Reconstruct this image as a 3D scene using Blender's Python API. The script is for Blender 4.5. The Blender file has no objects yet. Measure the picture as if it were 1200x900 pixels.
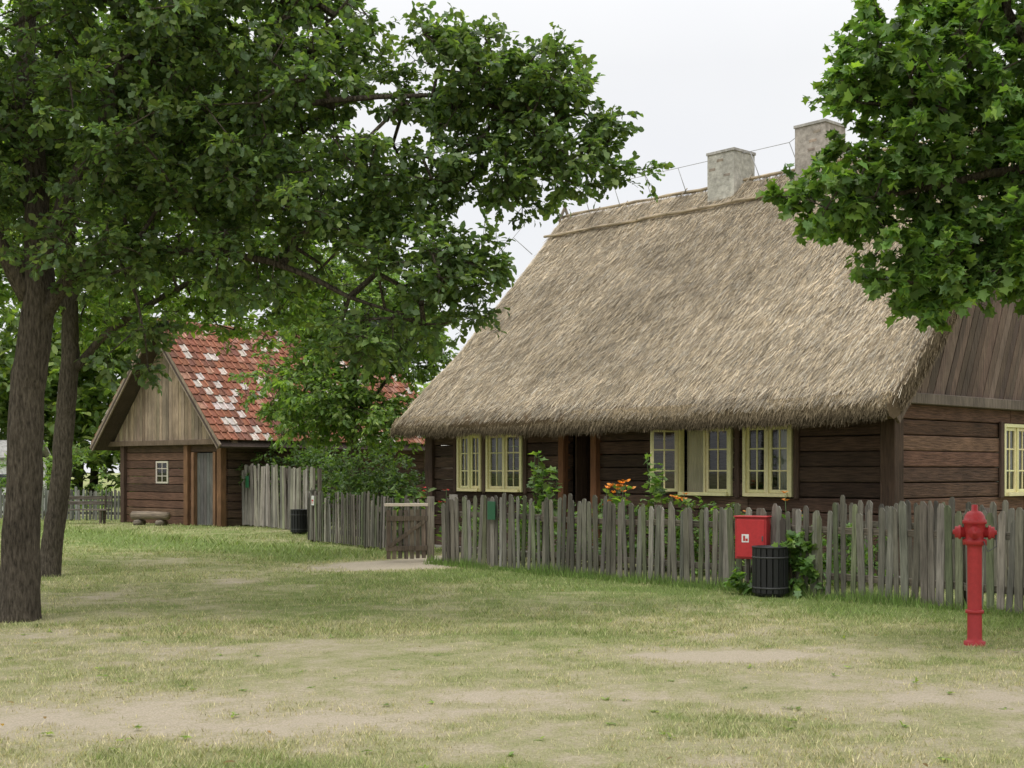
import bpy, math, numpy as np
from mathutils import Vector, Matrix
R = np.random.default_rng(7)
sc = bpy.context.scene
sc.view_settings.view_transform = 'Standard'
sc.view_settings.look = 'None'
sc.view_settings.exposure = 0

# ------------------------------------------------------------ helpers
def link(o):
    sc.collection.objects.link(o); return o
def empty(name, loc=(0,0,0), rz=0):
    e = bpy.data.objects.new(name, None); e.location = loc; e.rotation_euler = (0,0,rz)
    e.empty_display_size = .3
    return link(e)
def fastmesh(name, V, k, mats, col=None, smooth=False, parent=None):
    """V: (nfaces*k,3) array, polygons of k own vertices; col per vertex rgb"""
    V = np.asarray(V, dtype=np.float32).reshape(-1,3); n = len(V)//k
    me = bpy.data.meshes.new(name)
    me.vertices.add(len(V)); me.vertices.foreach_set('co', V.ravel())
    me.loops.add(len(V)); me.loops.foreach_set('vertex_index', np.arange(len(V), dtype=np.int32))
    me.polygons.add(n); me.polygons.foreach_set('loop_start', np.arange(0, n*k, k, dtype=np.int32))
    me.polygons.foreach_set('loop_total', np.full(n, k, dtype=np.int32))
    if smooth: me.polygons.foreach_set('use_smooth', np.ones(n, dtype=bool))
    if col is not None:
        c = np.ones((len(V),4), dtype=np.float32); c[:,:3] = col
        a = me.color_attributes.new('Col', 'FLOAT_COLOR', 'POINT'); a.data.foreach_set('color', c.ravel())
    me.update(); me.validate()
    for m in (mats if isinstance(mats,(list,tuple)) else [mats]): me.materials.append(m)
    o = link(bpy.data.objects.new(name, me))
    if parent: o.parent = parent
    return o

class MB:
    """mesh accumulator with per-vertex colour"""
    def __init__(s): s.v=[]; s.f=[]; s.c=[]; s.sm=[]
    def add(s, V, F, col, smooth=False):
        b=len(s.v); s.v.extend([tuple(map(float,p)) for p in V]); s.f.extend([tuple(b+i for i in f) for f in F])
        s.c.extend([tuple(col)]*len(V)); s.sm.extend([smooth]*len(F))
    def box(s, c, size, col=(.5,.5,.5), M=None, taper=None):
        hx,hy,hz=[q/2 for q in size]; P=[]
        for z in (-hz,hz):
            t = 1 if (taper is None or z<0) else taper
            for x,y in ((-hx,-hy),(hx,-hy),(hx,hy),(-hx,hy)):
                p=Vector((x*t,y*t,z))
                if M is not None: p = M@p
                P.append(Vector(c)+p)
        s.add(P,[(3,2,1,0),(4,5,6,7),(0,1,5,4),(1,2,6,5),(2,3,7,6),(3,0,4,7)],col)
    def tube(s, pts, rad, col, n=8, caps=True, smooth=True, rj=0):
        pts=[Vector(p) for p in pts]
        if not isinstance(rad,(list,tuple,np.ndarray)): rad=[rad]*len(pts)
        V=[];F=[]; ref=Vector((0.31,0.95,0.05))
        d0=(pts[-1]-pts[0]).normalized()
        if abs(d0.dot(ref.normalized()))>.8: ref=Vector((1,.1,.2))
        for i,p in enumerate(pts):
            d=(pts[min(i+1,len(pts)-1)]-pts[max(i-1,0)]).normalized()
            a=d.cross(ref).normalized(); b=d.cross(a)
            for j in range(n):
                an=2*math.pi*j/n; r=rad[i]*(1+rj*math.sin(3*an+i*.35)+rj*.6*math.sin(5*an-i*.5))
                V.append(p+a*math.cos(an)*r+b*math.sin(an)*r)
        for i in range(len(pts)-1):
            for j in range(n):
                F.append((i*n+j,i*n+(j+1)%n,(i+1)*n+(j+1)%n,(i+1)*n+j))
        if caps:
            F.append(tuple(range(n-1,-1,-1))); F.append(tuple((len(pts)-1)*n+j for j in range(n)))
        s.add(V,F,col,smooth)
    def lathe(s, prof, c, col, n=24, M=None):
        V=[];F=[]
        for r,z in prof:
            for j in range(n):
                an=2*math.pi*j/n; p=Vector((r*math.cos(an),r*math.sin(an),z))
                if M is not None: p=M@p
                V.append(Vector(c)+p)
        for i in range(len(prof)-1):
            for j in range(n): F.append((i*n+j,i*n+(j+1)%n,(i+1)*n+(j+1)%n,(i+1)*n+j))
        F.append(tuple(range(n-1,-1,-1))); F.append(tuple((len(prof)-1)*n+j for j in range(n)))
        s.add(V,F,col,True)
    def build(s,name,mat,parent=None,bevel=0):
        me=bpy.data.meshes.new(name); me.from_pydata(s.v,[],s.f)
        c=np.ones((len(s.v),4),dtype=np.float32); c[:,:3]=np.array(s.c)
        a=me.color_attributes.new('Col','FLOAT_COLOR','POINT'); a.data.foreach_set('color',c.ravel())
        me.polygons.foreach_set('use_smooth',np.array(s.sm,dtype=bool))
        me.materials.append(mat); me.update()
        o=link(bpy.data.objects.new(name,me))
        if parent: o.parent=parent
        if bevel:
            m=o.modifiers.new('bevel','BEVEL'); m.width=bevel; m.segments=1; m.limit_method='ANGLE'
        return o
def jit(col,a=.15):
    f=1+R.uniform(-a,a); return tuple(max(0,x*f*(1+R.uniform(-.04,.04))) for x in col)

# ------------------------------------------------------------ materials
def newmat(name):
    m=bpy.data.materials.new(name); m.use_nodes=True; nt=m.node_tree; nt.nodes.clear()
    out=nt.nodes.new('ShaderNodeOutputMaterial'); return m,nt,out
def N(nt,t,**k):
    n=nt.nodes.new(t)
    for a,b in k.items():
        if a in n.inputs: n.inputs[a].default_value=b
        else: setattr(n,a,b)
    return n
def mixmul(nt,a,b,fac=1.0):
    m=nt.nodes.new('ShaderNodeMix'); m.data_type='RGBA'; m.blend_type='MULTIPLY'; m.inputs[0].default_value=fac
    nt.links.new(a,m.inputs[6]); nt.links.new(b,m.inputs[7]); return m.outputs[2]
def surf_mat(name, stretch=(1,1,1), scale=4, lo=.6, hi=1.3, rough=.8, bump=.3, bdist=.02, spec=.3, fine=True, metal=0):
    m,nt,out=newmat(name); L=nt.links.new
    at=N(nt,'ShaderNodeAttribute',attribute_name='Col')
    tc=N(nt,'ShaderNodeTexCoord'); mp=N(nt,'ShaderNodeMapping'); mp.inputs['Scale'].default_value=stretch
    L(tc.outputs['Object'],mp.inputs[0])
    n1=N(nt,'ShaderNodeTexNoise'); n1.inputs['Scale'].default_value=scale; n1.inputs['Detail'].default_value=8; n1.inputs['Roughness'].default_value=.65
    L(mp.outputs[0],n1.inputs['Vector'])
    r=N(nt,'ShaderNodeMapRange'); r.inputs['From Min'].default_value=.3; r.inputs['From Max'].default_value=.7
    r.inputs['To Min'].default_value=lo; r.inputs['To Max'].default_value=hi; L(n1.outputs[0],r.inputs[0])
    n2=N(nt,'ShaderNodeTexNoise'); n2.inputs['Scale'].default_value=1.3; n2.inputs['Detail'].default_value=4
    L(tc.outputs['Object'],n2.inputs['Vector'])
    r2=N(nt,'ShaderNodeMapRange'); r2.inputs['From Min'].default_value=.3; r2.inputs['From Max'].default_value=.7
    r2.inputs['To Min'].default_value=.75 if fine else .92; r2.inputs['To Max'].default_value=1.25 if fine else 1.08; L(n2.outputs[0],r2.inputs[0])
    mu=N(nt,'ShaderNodeMath',operation='MULTIPLY'); L(r.outputs[0],mu.inputs[0]); L(r2.outputs[0],mu.inputs[1])
    cb=N(nt,'ShaderNodeCombineColor')
    for i in range(3): L(mu.outputs[0],cb.inputs[i])
    c=mixmul(nt,at.outputs['Color'],cb.outputs[0])
    b=N(nt,'ShaderNodeBsdfPrincipled'); b.inputs['Roughness'].default_value=rough; b.inputs['Specular IOR Level'].default_value=spec
    b.inputs['Metallic'].default_value=metal
    L(c,b.inputs['Base Color'])
    if bump:
        bp=N(nt,'ShaderNodeBump'); bp.inputs['Strength'].default_value=bump; bp.inputs['Distance'].default_value=bdist
        L(n1.outputs[0],bp.inputs['Height']); L(bp.outputs[0],b.inputs['Normal'])
    L(b.outputs[0],out.inputs[0]); return m
M_woodH=surf_mat('wood_horizontal',(1,1,14),3,.35,1.6,.85,.8,.04)
M_woodV=surf_mat('wood_vertical',(14,14,1),3,.5,1.45,.85,.6,.03)
M_bark=surf_mat('bark',(1,1,.2),42,.25,1.7,.95,1,.08,.1)
M_thatch=surf_mat('thatch',(1,1,1),30,.75,1.2,1,.3,.02,.05,fine=False)
M_paint=surf_mat('paint',(1,1,1),25,.85,1.06,.5,.08,.005,.4,fine=False)
M_plaster=surf_mat('plaster_stone',(1,1,1),8,.6,1.25,.95,.6,.03,.1)
M_tile=surf_mat('clay_tile',(1,1,1),14,.6,1.35,.95,.3,.01,.05,fine=False)
M_metal=surf_mat('dark_metal',(1,1,1),20,.8,1.1,.5,.1,.003,.4)
M_cloth=surf_mat('curtain_cloth',(10,10,1),3,.85,1.05,.9,.4,.02,.1)

def leaf_mat(name, trans=.38, tint=(1.9,2.1,.7), rough=.5):
    m,nt,out=newmat(name); L=nt.links.new
    at=N(nt,'ShaderNodeAttribute',attribute_name='Col')
    b=N(nt,'ShaderNodeBsdfPrincipled'); b.inputs['Roughness'].default_value=rough; b.inputs['Specular IOR Level'].default_value=.45
    tr=N(nt,'ShaderNodeBsdfTranslucent'); cc=N(nt,'ShaderNodeRGB'); cc.outputs[0].default_value=(*tint,1)
    L(at.outputs['Color'],b.inputs['Base Color']); L(mixmul(nt,at.outputs['Color'],cc.outputs[0]),tr.inputs['Color'])
    mx=N(nt,'ShaderNodeMixShader'); mx.inputs[0].default_value=trans
    L(b.outputs[0],mx.inputs[1]); L(tr.outputs[0],mx.inputs[2]); L(mx.outputs[0],out.inputs[0]); return m
M_leaf=leaf_mat('leaf'); M_grassblade=leaf_mat('grass_blade',.25,(1.3,1.3,.8),.8); M_petal=leaf_mat('petal',.2,(1.2,1,.8))

m,nt,out=newmat('window_glass'); M_glass=m
g=N(nt,'ShaderNodeBsdfGlossy'); g.inputs['Roughness'].default_value=.03; t=N(nt,'ShaderNodeBsdfTransparent'); t.inputs[0].default_value=(.85,.9,.88,1)
fr=N(nt,'ShaderNodeFresnel'); fr.inputs[0].default_value=1.6; mx=N(nt,'ShaderNodeMixShader')
nt.links.new(fr.outputs[0],mx.inputs[0]); nt.links.new(t.outputs[0],mx.inputs[1]); nt.links.new(g.outputs[0],mx.inputs[2]); nt.links.new(mx.outputs[0],out.inputs[0])

# ------------------------------------------------------------ numpy noise, ground mask
LAT=R.random((8,256,256))
def vn(x,y,s,k):
    x=np.asarray(x)/s+57.3*k+1000; y=np.asarray(y)/s+31.7*k+1000
    xi=np.floor(x).astype(int); yi=np.floor(y).astype(int); fx=x-xi; fy=y-yi
    fx=fx*fx*(3-2*fx); fy=fy*fy*(3-2*fy); A=LAT[k%8]
    a=A[xi%256,yi%256]; b=A[(xi+1)%256,yi%256]; c=A[xi%256,(yi+1)%256]; d=A[(xi+1)%256,(yi+1)%256]
    return (a*(1-fx)+b*fx)*(1-fy)+(c*(1-fx)+d*fx)*fy
def sst(a,b,x):
    t=np.clip((x-a)/(b-a),0,1); return t*t*(3-2*t)
def fence_d(X,Y): return -.755*(X-5.89)-.656*(Y-14.7)
def grassiness(X,Y):
    g=.455+.15*sst(10.0,18,Y)+.10*sst(21,30,Y)
    d=fence_d(X,Y); g=g+.45*np.exp(-((d-.5)/1.3)**2)*(Y>6)*(1-np.exp(-(((X+1.9)/1.5)**2+((Y-23.0)/1.6)**2)))
    for cx,cy,rx,ry,w in [(-2.6,8.7,1.9,.7,-.42),(-.6,8.3,1.3,.35,-.12),(2.04,11.7,1.0,.42,-.75),(3.3,9.5,1.3,.6,-.35),(.9,9.6,1.2,.5,-.12),
        (-4.2,19.6,.45,1.0,-.4),(-3.2,18.4,.5,.4,-.3),(-5.3,17.8,.5,1.4,-.25),(-2.3,22.7,1.2,1.2,-1.0),(-1.4,23.8,.6,1.4,-1.0),
        (.5,13.0,1.3,.7,.15),(1.1,10.9,.55,.25,.3),(-3.0,12.6,.8,.35,.2),(-2.2,12.,1.6,.6,-.12),(.2,11.2,.6,.3,-.15),(-6.2,27,1.2,6,-.12),(-5.5,14.3,1.2,.9,.15),(1.5,8.3,1.2,.35,.1),(-1.2,7.2,1.5,.3,.1)]:
        g=g+w*np.exp(-(((X-cx)/rx)**2+((Y-cy)/ry)**2))
    g=g+(vn(X,Y,2.4,0)-.5)*.24+(vn(X,Y*1.3,.8,1)-.5)*.28+(vn(X,Y,.25,2)-.5)*.34+(vn(X,Y,.1,6)-.5)*.3
    return np.clip(g,0,1)

# ground sheet
def axis(lo,hi,st,far):
    a=list(np.arange(lo,hi,st)); e=st; x=a[-1]
    while x<far: e*=1.35; x+=e; a.append(x)
    e=st; x=a[0]; pre=[]
    while x>-far: e*=1.35; x-=e; pre.append(x)
    return np.array(pre[::-1]+a)
gx=axis(-16,12,.08,900); gy=axis(4,34,.08,900)
GX,GY=np.meshgrid(gx,gy); nx,ny=len(gx),len(gy)
gm=grassiness(GX,GY)
gz=(vn(GX,GY,1.7,3)-.5)*.035+(vn(GX,GY,.35,4)-.5)*.014
me=bpy.data.meshes.new('ground')
co=np.stack([GX,GY,gz],-1).reshape(-1,3)
idx=np.arange(nx*ny).reshape(ny,nx)
F=np.stack([idx[:-1,:-1],idx[:-1,1:],idx[1:,1:],idx[1:,:-1]],-1).reshape(-1,4)
me.vertices.add(len(co)); me.vertices.foreach_set('co',co.astype(np.float32).ravel())
me.loops.add(F.size); me.loops.foreach_set('vertex_index',F.astype(np.int32).ravel())
me.polygons.add(len(F)); me.polygons.foreach_set('loop_start',np.arange(0,F.size,4,dtype=np.int32)); me.polygons.foreach_set('loop_total',np.full(len(F),4,dtype=np.int32))
me.polygons.foreach_set('use_smooth',np.ones(len(F),dtype=bool))
a=me.attributes.new('grass','FLOAT','POINT'); a.data.foreach_set('value',gm.astype(np.float32).ravel())
me.update(); me.validate()
m,nt,out=newmat('ground_soil_grass'); L=nt.links.new
at=N(nt,'ShaderNodeAttribute',attribute_name='grass'); tc=N(nt,'ShaderNodeTexCoord')
n1=N(nt,'ShaderNodeTexNoise'); n1.inputs['Scale'].default_value=18; n1.inputs['Detail'].default_value=10; n1.inputs['Roughness'].default_value=.85
n2=N(nt,'ShaderNodeTexNoise'); n2.inputs['Scale'].default_value=70; n2.inputs['Detail'].default_value=6; n2.inputs['Roughness'].default_value=.8
for n in (n1,n2): L(tc.outputs['Object'],n.inputs['Vector'])
ad=N(nt,'ShaderNodeMath',operation='MULTIPLY_ADD'); L(n1.outputs[0],ad.inputs[0]); ad.inputs[1].default_value=1.5; L(at.outputs['Fac'],ad.inputs[2])
sb=N(nt,'ShaderNodeMath',operation='SUBTRACT'); L(ad.outputs[0],sb.inputs[0]); sb.inputs[1].default_value=.75
cr=N(nt,'ShaderNodeValToRGB'); L(sb.outputs[0],cr.inputs[0]); e=cr.color_ramp.elements
e[0].position=.02; e[0].color=(.56,.48,.365,1); e[1].position=.98; e[1].color=(.17,.23,.07,1)
for p,c in [(.22,(.48,.42,.285,1)),(.42,(.40,.38,.21,1)),(.68,(.27,.30,.12,1))]:
    q=e.new(p); q.color=c
r=N(nt,'ShaderNodeMapRange'); r.inputs['From Min'].default_value=.25; r.inputs['From Max'].default_value=.75; r.inputs['To Min'].default_value=.5; r.inputs['To Max'].default_value=1.4; L(n2.outputs[0],r.inputs[0])
cb=N(nt,'ShaderNodeCombineColor'); [L(r.outputs[0],cb.inputs[i]) for i in range(3)]
b=N(nt,'ShaderNodeBsdfPrincipled'); b.inputs['Roughness'].default_value=1; b.inputs['Specular IOR Level'].default_value=.05
L(mixmul(nt,cr.outputs[0],cb.outputs[0]),b.inputs['Base Color'])
bp=N(nt,'ShaderNodeBump'); bp.inputs['Strength'].default_value=.8; bp.inputs['Distance'].default_value=.03
L(n2.outputs[0],bp.inputs['Height']); L(bp.outputs[0],b.inputs['Normal']); L(b.outputs[0],out.inputs[0])
me.materials.append(m); link(bpy.data.objects.new('ground',me))

# grass blades
def blades(n,ylo,yhi,hlo,hhi,w,frac=.46,pw=1.0):
    Y=ylo+(yhi-ylo)*R.random(n)**pw; X=(R.random(n)*2-1)*(frac*Y+.8)
    g=grassiness(X,Y); keep=R.random(n)<np.clip((g-.08)*1.7,0,1); X,Y,g=X[keep],Y[keep],g[keep]; n=len(X)
    h=(hlo+(hhi-hlo)*R.random(n)**2)*(.5+.8*g); h*=1+1.6*np.exp(-(fence_d(X,Y)/.25)**2)
    an=R.random(n)*6.283; wx=np.cos(an)*w*(.6+.8*R.random(n)); wy=np.sin(an)*w
    lx=(R.random(n)-.5)*2.2*h; ly=(R.random(n)-.5)*2.2*h
    P=np.stack([X,Y,np.full(n,-.01)],-1)
    V=np.zeros((n,3,3)); V[:,0]=P+np.stack([-wx,-wy,0*wx],-1); V[:,1]=P+np.stack([wx,wy,0*wx],-1); V[:,2]=P+np.stack([lx,ly,h+.01],-1)
    k=np.clip(g*1.3-.28+(R.random(n)-.5)*.8,0,1)[:,None]
    dry=np.array([.60,.53,.33]); gr=np.array([.235,.315,.09]); c=(dry*(1-k)+gr*k)*(.55+.8*R.random((n,1)))
    return V.reshape(-1,3),np.repeat(c,3,0)
A=[blades(240000,6.3,15,.012,.042,.0038,pw=1.3),blades(135000,13,27,.02,.065,.0065,pw=1.1),blades(45000,24,45,.04,.08,.014)]
n=10000; tt=R.uniform(-.3,16,n); off=np.abs(R.normal(0,.16,n)); X=-1.2+.656*tt-.755*off*.8; Y=22.85-.755*tt-.656*off*.8
h=R.uniform(.06,.22,n)*(.4+vn(X,Y,.6,5)); V=np.zeros((n,3,3)); P=np.stack([X,Y,np.zeros(n)],-1); an=R.random(n)*6.28
V[:,0]=P+np.stack([np.cos(an)*.006,np.sin(an)*.006,0*an],-1); V[:,1]=P*1-np.stack([np.cos(an)*.006,np.sin(an)*.006,0*an],-1)
V[:,2]=P+np.stack([(R.random(n)-.5)*.8*h,(R.random(n)-.5)*.8*h,h],-1)
A.append((V.reshape(-1,3),np.repeat(np.array([.18,.28,.07])*(.6+.8*R.random((n,1))),3,0)))
fastmesh('grass',np.concatenate([a[0] for a in A]),3,M_grassblade,np.concatenate([a[1] for a in A]))

# ------------------------------------------------------------ leaves & trees
OAK=np.array([(0,0),(.25,.20),(.40,.13),(.62,.30),(.85,.20),(1,0),(.85,-.20),(.62,-.30),(.40,-.13),(.25,-.20)])
MAPLE=np.array([(0,0),(.05,.48),(.38,.32),(.62,.54),(.66,.22),(1,0),(.66,-.22),(.62,-.54),(.38,-.32),(.05,-.48)])
OVAL=np.array([(0,0),(.3,.22),(.7,.2),(1,0),(.7,-.2),(.3,-.22)])
def nrm(a): return a/np.maximum(np.linalg.norm(a,axis=-1,keepdims=True),1e-6)
def leafmesh(P,D,T,size,colr,tpl=OVAL,upb=.8,seed=0):
    n=len(P); r=np.random.default_rng(seed)
    up=nrm(np.array([0,0,1.])*upb+r.normal(0,.5,(n,3))); D=nrm(D); S=nrm(np.cross(D,up)); U=np.cross(S,D)
    sz=(size*r.uniform(.55,1.15,n))[:,None]
    k=len(tpl); V=np.zeros((n,k,3))
    for i,(a,b) in enumerate(tpl): V[:,i]=P+D*a*sz+S*b*sz+U*(abs(b)*.35-.18*a*a)*sz
    f=r.uniform(.6,1.5,(n,1))*T[:,None]; base=np.array(colr); yel=base*np.array([1.7,1.35,.95])
    m=r.random((n,1))**2; c=(base*(1-m)+yel*m)*f
    return V.reshape(-1,3),np.repeat(c,k,0)
def clusters(pts,outd,ntw,nl,rad,size,colr,tpl,seed,droop=.15):
    r=np.random.default_rng(seed); n=len(pts)
    T=np.repeat(r.uniform(.75,1.25,n),ntw*nl)
    tw=nrm(r.normal(0,1,(n,ntw,3))*np.array([1,1,.55])+outd[:,None,:]*.7)
    ln=rad*r.uniform(.35,1.2,(n,ntw,1))
    fr=r.uniform(.35,1,(n,ntw,nl,1))
    P=pts[:,None,None,:]+tw[:,:,None,:]*ln[:,:,None,:]*fr+r.normal(0,.02,(n,ntw,nl,3))
    D=tw[:,:,None,:]*.6+r.normal(0,.65,(n,ntw,nl,3))*np.array([1,1,.6])+np.array([0,0,-droop])
    TW=(np.repeat(pts,ntw,0),(pts[:,None,:]+tw*ln).reshape(-1,3))
    return leafmesh(P.reshape(-1,3),D.reshape(-1,3),T,size,colr,tpl,seed=seed+1)+(TW,)
def prisms(A,B,ra,rb,n=5):
    D=nrm(B-A); ref=np.where(np.abs(D[:,2:3])>.9,np.array([[1.,0,0]]),np.array([[0,0,1.]])); a=nrm(np.cross(D,ref)); b=np.cross(D,a)
    V=np.zeros((len(A),n,4,3))
    for j in range(n):
        for q,(jj) in enumerate((j,j+1)):
            an=2*math.pi*jj/n; o=a*math.cos(an)+b*math.sin(an)
            if q==0: V[:,j,0]=A+o*ra[:,None]; V[:,j,3]=B+o*rb[:,None]
            else: V[:,j,1]=A+o*ra[:,None]; V[:,j,2]=B+o*rb[:,None]
    return V.reshape(-1,3)
def tree(name,limbs,blobs,npt,ntw,nl,rad,size,leafcol,tpl,seed,barkcol=(.12,.10,.078),step=.3,droop=.15,shell=.5,rag=1.2):
    r=np.random.default_rng(seed); par=empty(name,limbs[0][0][0])
    base=np.array(limbs[0][0][0])
    mb=MB(); nodes=[];parent=[]
    for pts,rads in limbs:
        pts=np.array(pts,float); P=[];Q=[]
        for i in range(len(pts)-1):
            p0=pts[max(i-1,0)];p1=pts[i];p2=pts[i+1];p3=pts[min(i+2,len(pts)-1)]
            m=max(2,int(np.linalg.norm(p2-p1)/.16))
            for q in range(m):
                t=q/m; P.append(.5*((2*p1)+(-p0+p2)*t+(2*p0-5*p1+4*p2-p3)*t*t+(-p0+3*p1-3*p2+p3)*t**3)+r.normal(0,.006,3)); Q.append((rads[i]*(1-t)+rads[i+1]*t)*r.uniform(.96,1.04))
        P.append(pts[-1]);Q.append(rads[-1])
        mb.tube([p-base for p in P],Q,barkcol,n=18 if rads[0]>.08 else 8,rj=.05)
        b=len(nodes)
        near=-1
        if nodes:
            near=int(np.argmin(np.linalg.norm(np.array(nodes)-P[0],axis=1)))
        for i,p in enumerate(P): nodes.append(p); parent.append(near if i==0 else b+i-1)
    n0=len(nodes)
    vol=np.array([(b[3]*b[4]*b[5])**.8*(b[6] if len(b)>6 else 1) for b in blobs]); vol/=vol.sum(); pts=[]
    for b,w in zip(blobs,vol):
        k=max(6,int(npt*w)); d=nrm(r.normal(0,1,(k,3))); rr=(shell+(1-shell)*r.random((k,1)))**.8*r.uniform(.65,rag,(k,1))
        pts.append(np.array(b[:3])+d*rr*np.array(b[3:6]))
    pts=np.concatenate(pts); skel=np.array(nodes)
    skl=skel[skel[:,2]>1.9]
    dist=np.min(np.linalg.norm(pts[:,None,:]-skl[None,::2,:],axis=2),axis=1); pts=pts[np.argsort(dist)]
    NA=np.zeros((n0+len(pts)*14,3)); NA[:n0]=skel; cnt=n0; term=[]
    low=np.where(skel[:,2]<1.9)[0]
    for p in pts:
        d=np.linalg.norm(NA[:cnt]-p,axis=1); d[low]=99; i=int(np.argmin(d)); q=NA[i]; L_=d[i]; m=min(12,max(1,int(L_/step)))
        mid=(p+q)/2+r.normal(0,.10*L_,3)+np.array([0,0,.10*L_]); pr=i
        for s in range(1,m+1):
            t=s/m; x=(1-t)**2*q+2*t*(1-t)*mid+t*t*p
            NA[cnt]=x; parent.append(pr); pr=cnt; cnt+=1
        term.append(pr)
    NA=NA[:cnt]; par_=np.array(parent); c=np.zeros(cnt)
    c[term]+=1
    for i in range(cnt-1,n0-1,-1): c[par_[i]]+=c[i]
    rad_=.0055*np.maximum(c,1)**.5
    ch=np.arange(n0,cnt); pa=par_[ch]
    A=NA[pa]-base; B=NA[ch]-base; rb=rad_[ch]; ra=np.minimum(np.where(pa<n0,rb*1.3,rad_[pa]),rb*1.6)
    mb.build('trunk',M_bark,par)
    tp=NA[term]; od=nrm(tp-NA[par_[np.array(term)]])
    V,C,TW=clusters(tp,od,ntw,nl,rad,size,leafcol,tpl,seed+5,droop)
    tA,tB=TW[0]-base,TW[1]-base
    BV=np.concatenate([prisms(A,B,ra,rb,5),prisms(tA,tB,np.full(len(tA),.004),np.full(len(tA),.002),3)])
    fastmesh('branches',BV,4,M_bark,np.array(barkcol),smooth=True,parent=par)
    fastmesh('leaves',V-base,len(tpl),M_leaf,C,parent=par)
    return par

OAKC=(.088,.145,.058)
tree('oak_tree',[
 ([(-5.53,14.3,-.1),(-5.5,14.3,.35),(-5.47,14.3,1.2),(-5.42,14.3,2.4),(-5.3,14.3,3.4),(-5.35,14.4,4.8),(-5.5,14.5,6.5),(-5.4,14.5,8.5)],[.30,.22,.195,.19,.18,.13,.10,.04]),
 ([(-5.3,14.3,3.3),(-4.95,14.2,3.75),(-4.4,14.0,4.1),(-3.6,13.8,4.05),(-2.6,13.6,3.9),(-1.7,13.4,3.5),(-1.2,13.2,3.3)],[.11,.085,.065,.045,.035,.022,.01]),
 ([(-5.32,14.3,3.8),(-4.9,14.1,4.7),(-4.4,14.0,5.6),(-4.0,13.9,6.9),(-3.8,13.8,8)],[.12,.10,.085,.06,.03]),
 ([(-4.8,14.1,4.9),(-4.0,13.9,5.3),(-2.9,13.7,5.5),(-1.6,13.5,5.6),(-.5,13.5,5.6),(.4,13.5,5.3)],[.07,.055,.04,.03,.02,.008]),
 ([(-5.4,14.3,3.6),(-5.9,14.0,4.6),(-6.8,13.7,5.6),(-7.6,13.6,6.6)],[.1,.08,.06,.03]),
 ([(-5.4,14.4,4.6),(-5.9,15.2,5.6),(-6.2,16.2,6.4)],[.08,.06,.03]),
 ([(-2.9,13.7,5.5),(-2.2,13.7,6.2),(-1.7,13.7,6.8)],[.035,.025,.01]),
 ([(-4.4,14.,4.1),(-4.1,13.8,3.7),(-3.9,13.6,3.1)],[.03,.02,.01]),
],[(-5.2,14.5,7.2,3.3,3.4,2.4),(-6.6,14.2,5.2,1.8,2.2,1.3),(-2.85,13.8,6.1,1.6,1.9,1.5,1.3),(-.5,13.5,5.8,1.1,.8,.55,2.2),(.45,13.5,5.2,.8,.55,.36,2.2),(.25,13.5,5.75,.75,.5,.5,2.2),(1.05,13.5,4.95,.45,.4,.18,2.2),
   (-.2,13.5,4.9,.95,.7,.42,2.2),(-1.8,13.6,4.6,1.3,1.2,.6,1.8),(-3.6,13.7,4.9,1.4,1.5,.6,1.4),(-1.0,13.2,3.8,.8,.7,.40,1.8),(-.65,13.2,3.4,.5,.5,.3,1.6),(-.5,13.2,3.75,.45,.5,.3,1.8),(-1.5,13.3,3.15,.7,.6,.42,1.5),
   (-4.3,13.7,4.0,1.0,1.1,.35,1.5),(-3.95,13.6,3.0,.4,.4,.4,1.5),(-2.7,13.6,3.9,.8,.7,.4,1.5)],
 1680,6,10,.31,.112,OAKC,OAK,11)
tree('lime_tree',[
 ([(-7.4,20.4,-.1),(-7.35,20.4,.3),(-7.2,20.4,1.6),(-7.05,20.4,3.4),(-7.1,20.5,5.2),(-7.2,20.6,7.5)],[.24,.17,.155,.14,.11,.05]),
 ([(-7.05,20.4,3.2),(-6.4,20.4,3.9),(-5.4,20.6,4.6),(-4.2,20.8,5.2)],[.08,.06,.045,.02]),
 ([(-7.1,20.4,4.2),(-8.0,20.2,5.2),(-9.,20.2,6)],[.08,.05,.02]),
 ([(-7.1,20.4,4.8),(-6.3,21,6),(-5.4,21.3,7.4)],[.07,.05,.02]),
],[(-7,20.9,7.2,3.2,2.8,2.8),(-4.6,21,6.0,2.0,1.8,1.7),(-4.4,20.9,4.4,1.3,1.2,.6),(-9.2,20.4,5.4,1.6,1.6,1.5),(-6.2,20.6,4.3,1.2,1.1,.5),(-3.4,21,5.,.8,.8,.8)],
 850,6,9,.42,.14,(.13,.215,.06),OVAL,23)
tree('maple_tree',[
 ([(7.1,11.0,-.1),(7.1,11,.4),(7.05,11,2),(7.1,11,3.6),(7.1,11,6),(7,11,8.5)],[.32,.24,.2,.17,.12,.04]),
 ([(7.05,11,3),(6.2,11,3.9),(5.2,10.9,4.3),(4.2,10.8,4.2),(3.2,10.8,4.0)],[.1,.08,.06,.04,.015]),
 ([(7.05,11,3.8),(6,11.1,5),(4.8,11,5.5),(3.6,10.9,5.2)],[.1,.07,.05,.02]),
 ([(5.2,10.9,4.3),(4.5,10.9,3.8),(3.8,10.9,3.5)],[.04,.03,.012]),
],[(4.75,11,5.4,1.7,1.4,1.2,1.5),(3.15,10.8,5.0,.7,.6,.35,1.6),(2.95,10.8,3.95,.66,.65,.42,1.8),(3.65,10.8,3.35,.6,.65,.38,2.0),(4.5,10.9,3.85,.95,.8,.7,1.9),(7.2,11,7,2.7,2.8,2.4,.8),(3.5,10.8,4.4,.6,.6,.42,1.8)],
 1040,6,10,.25,.10,(.098,.18,.052),MAPLE,31)
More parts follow.
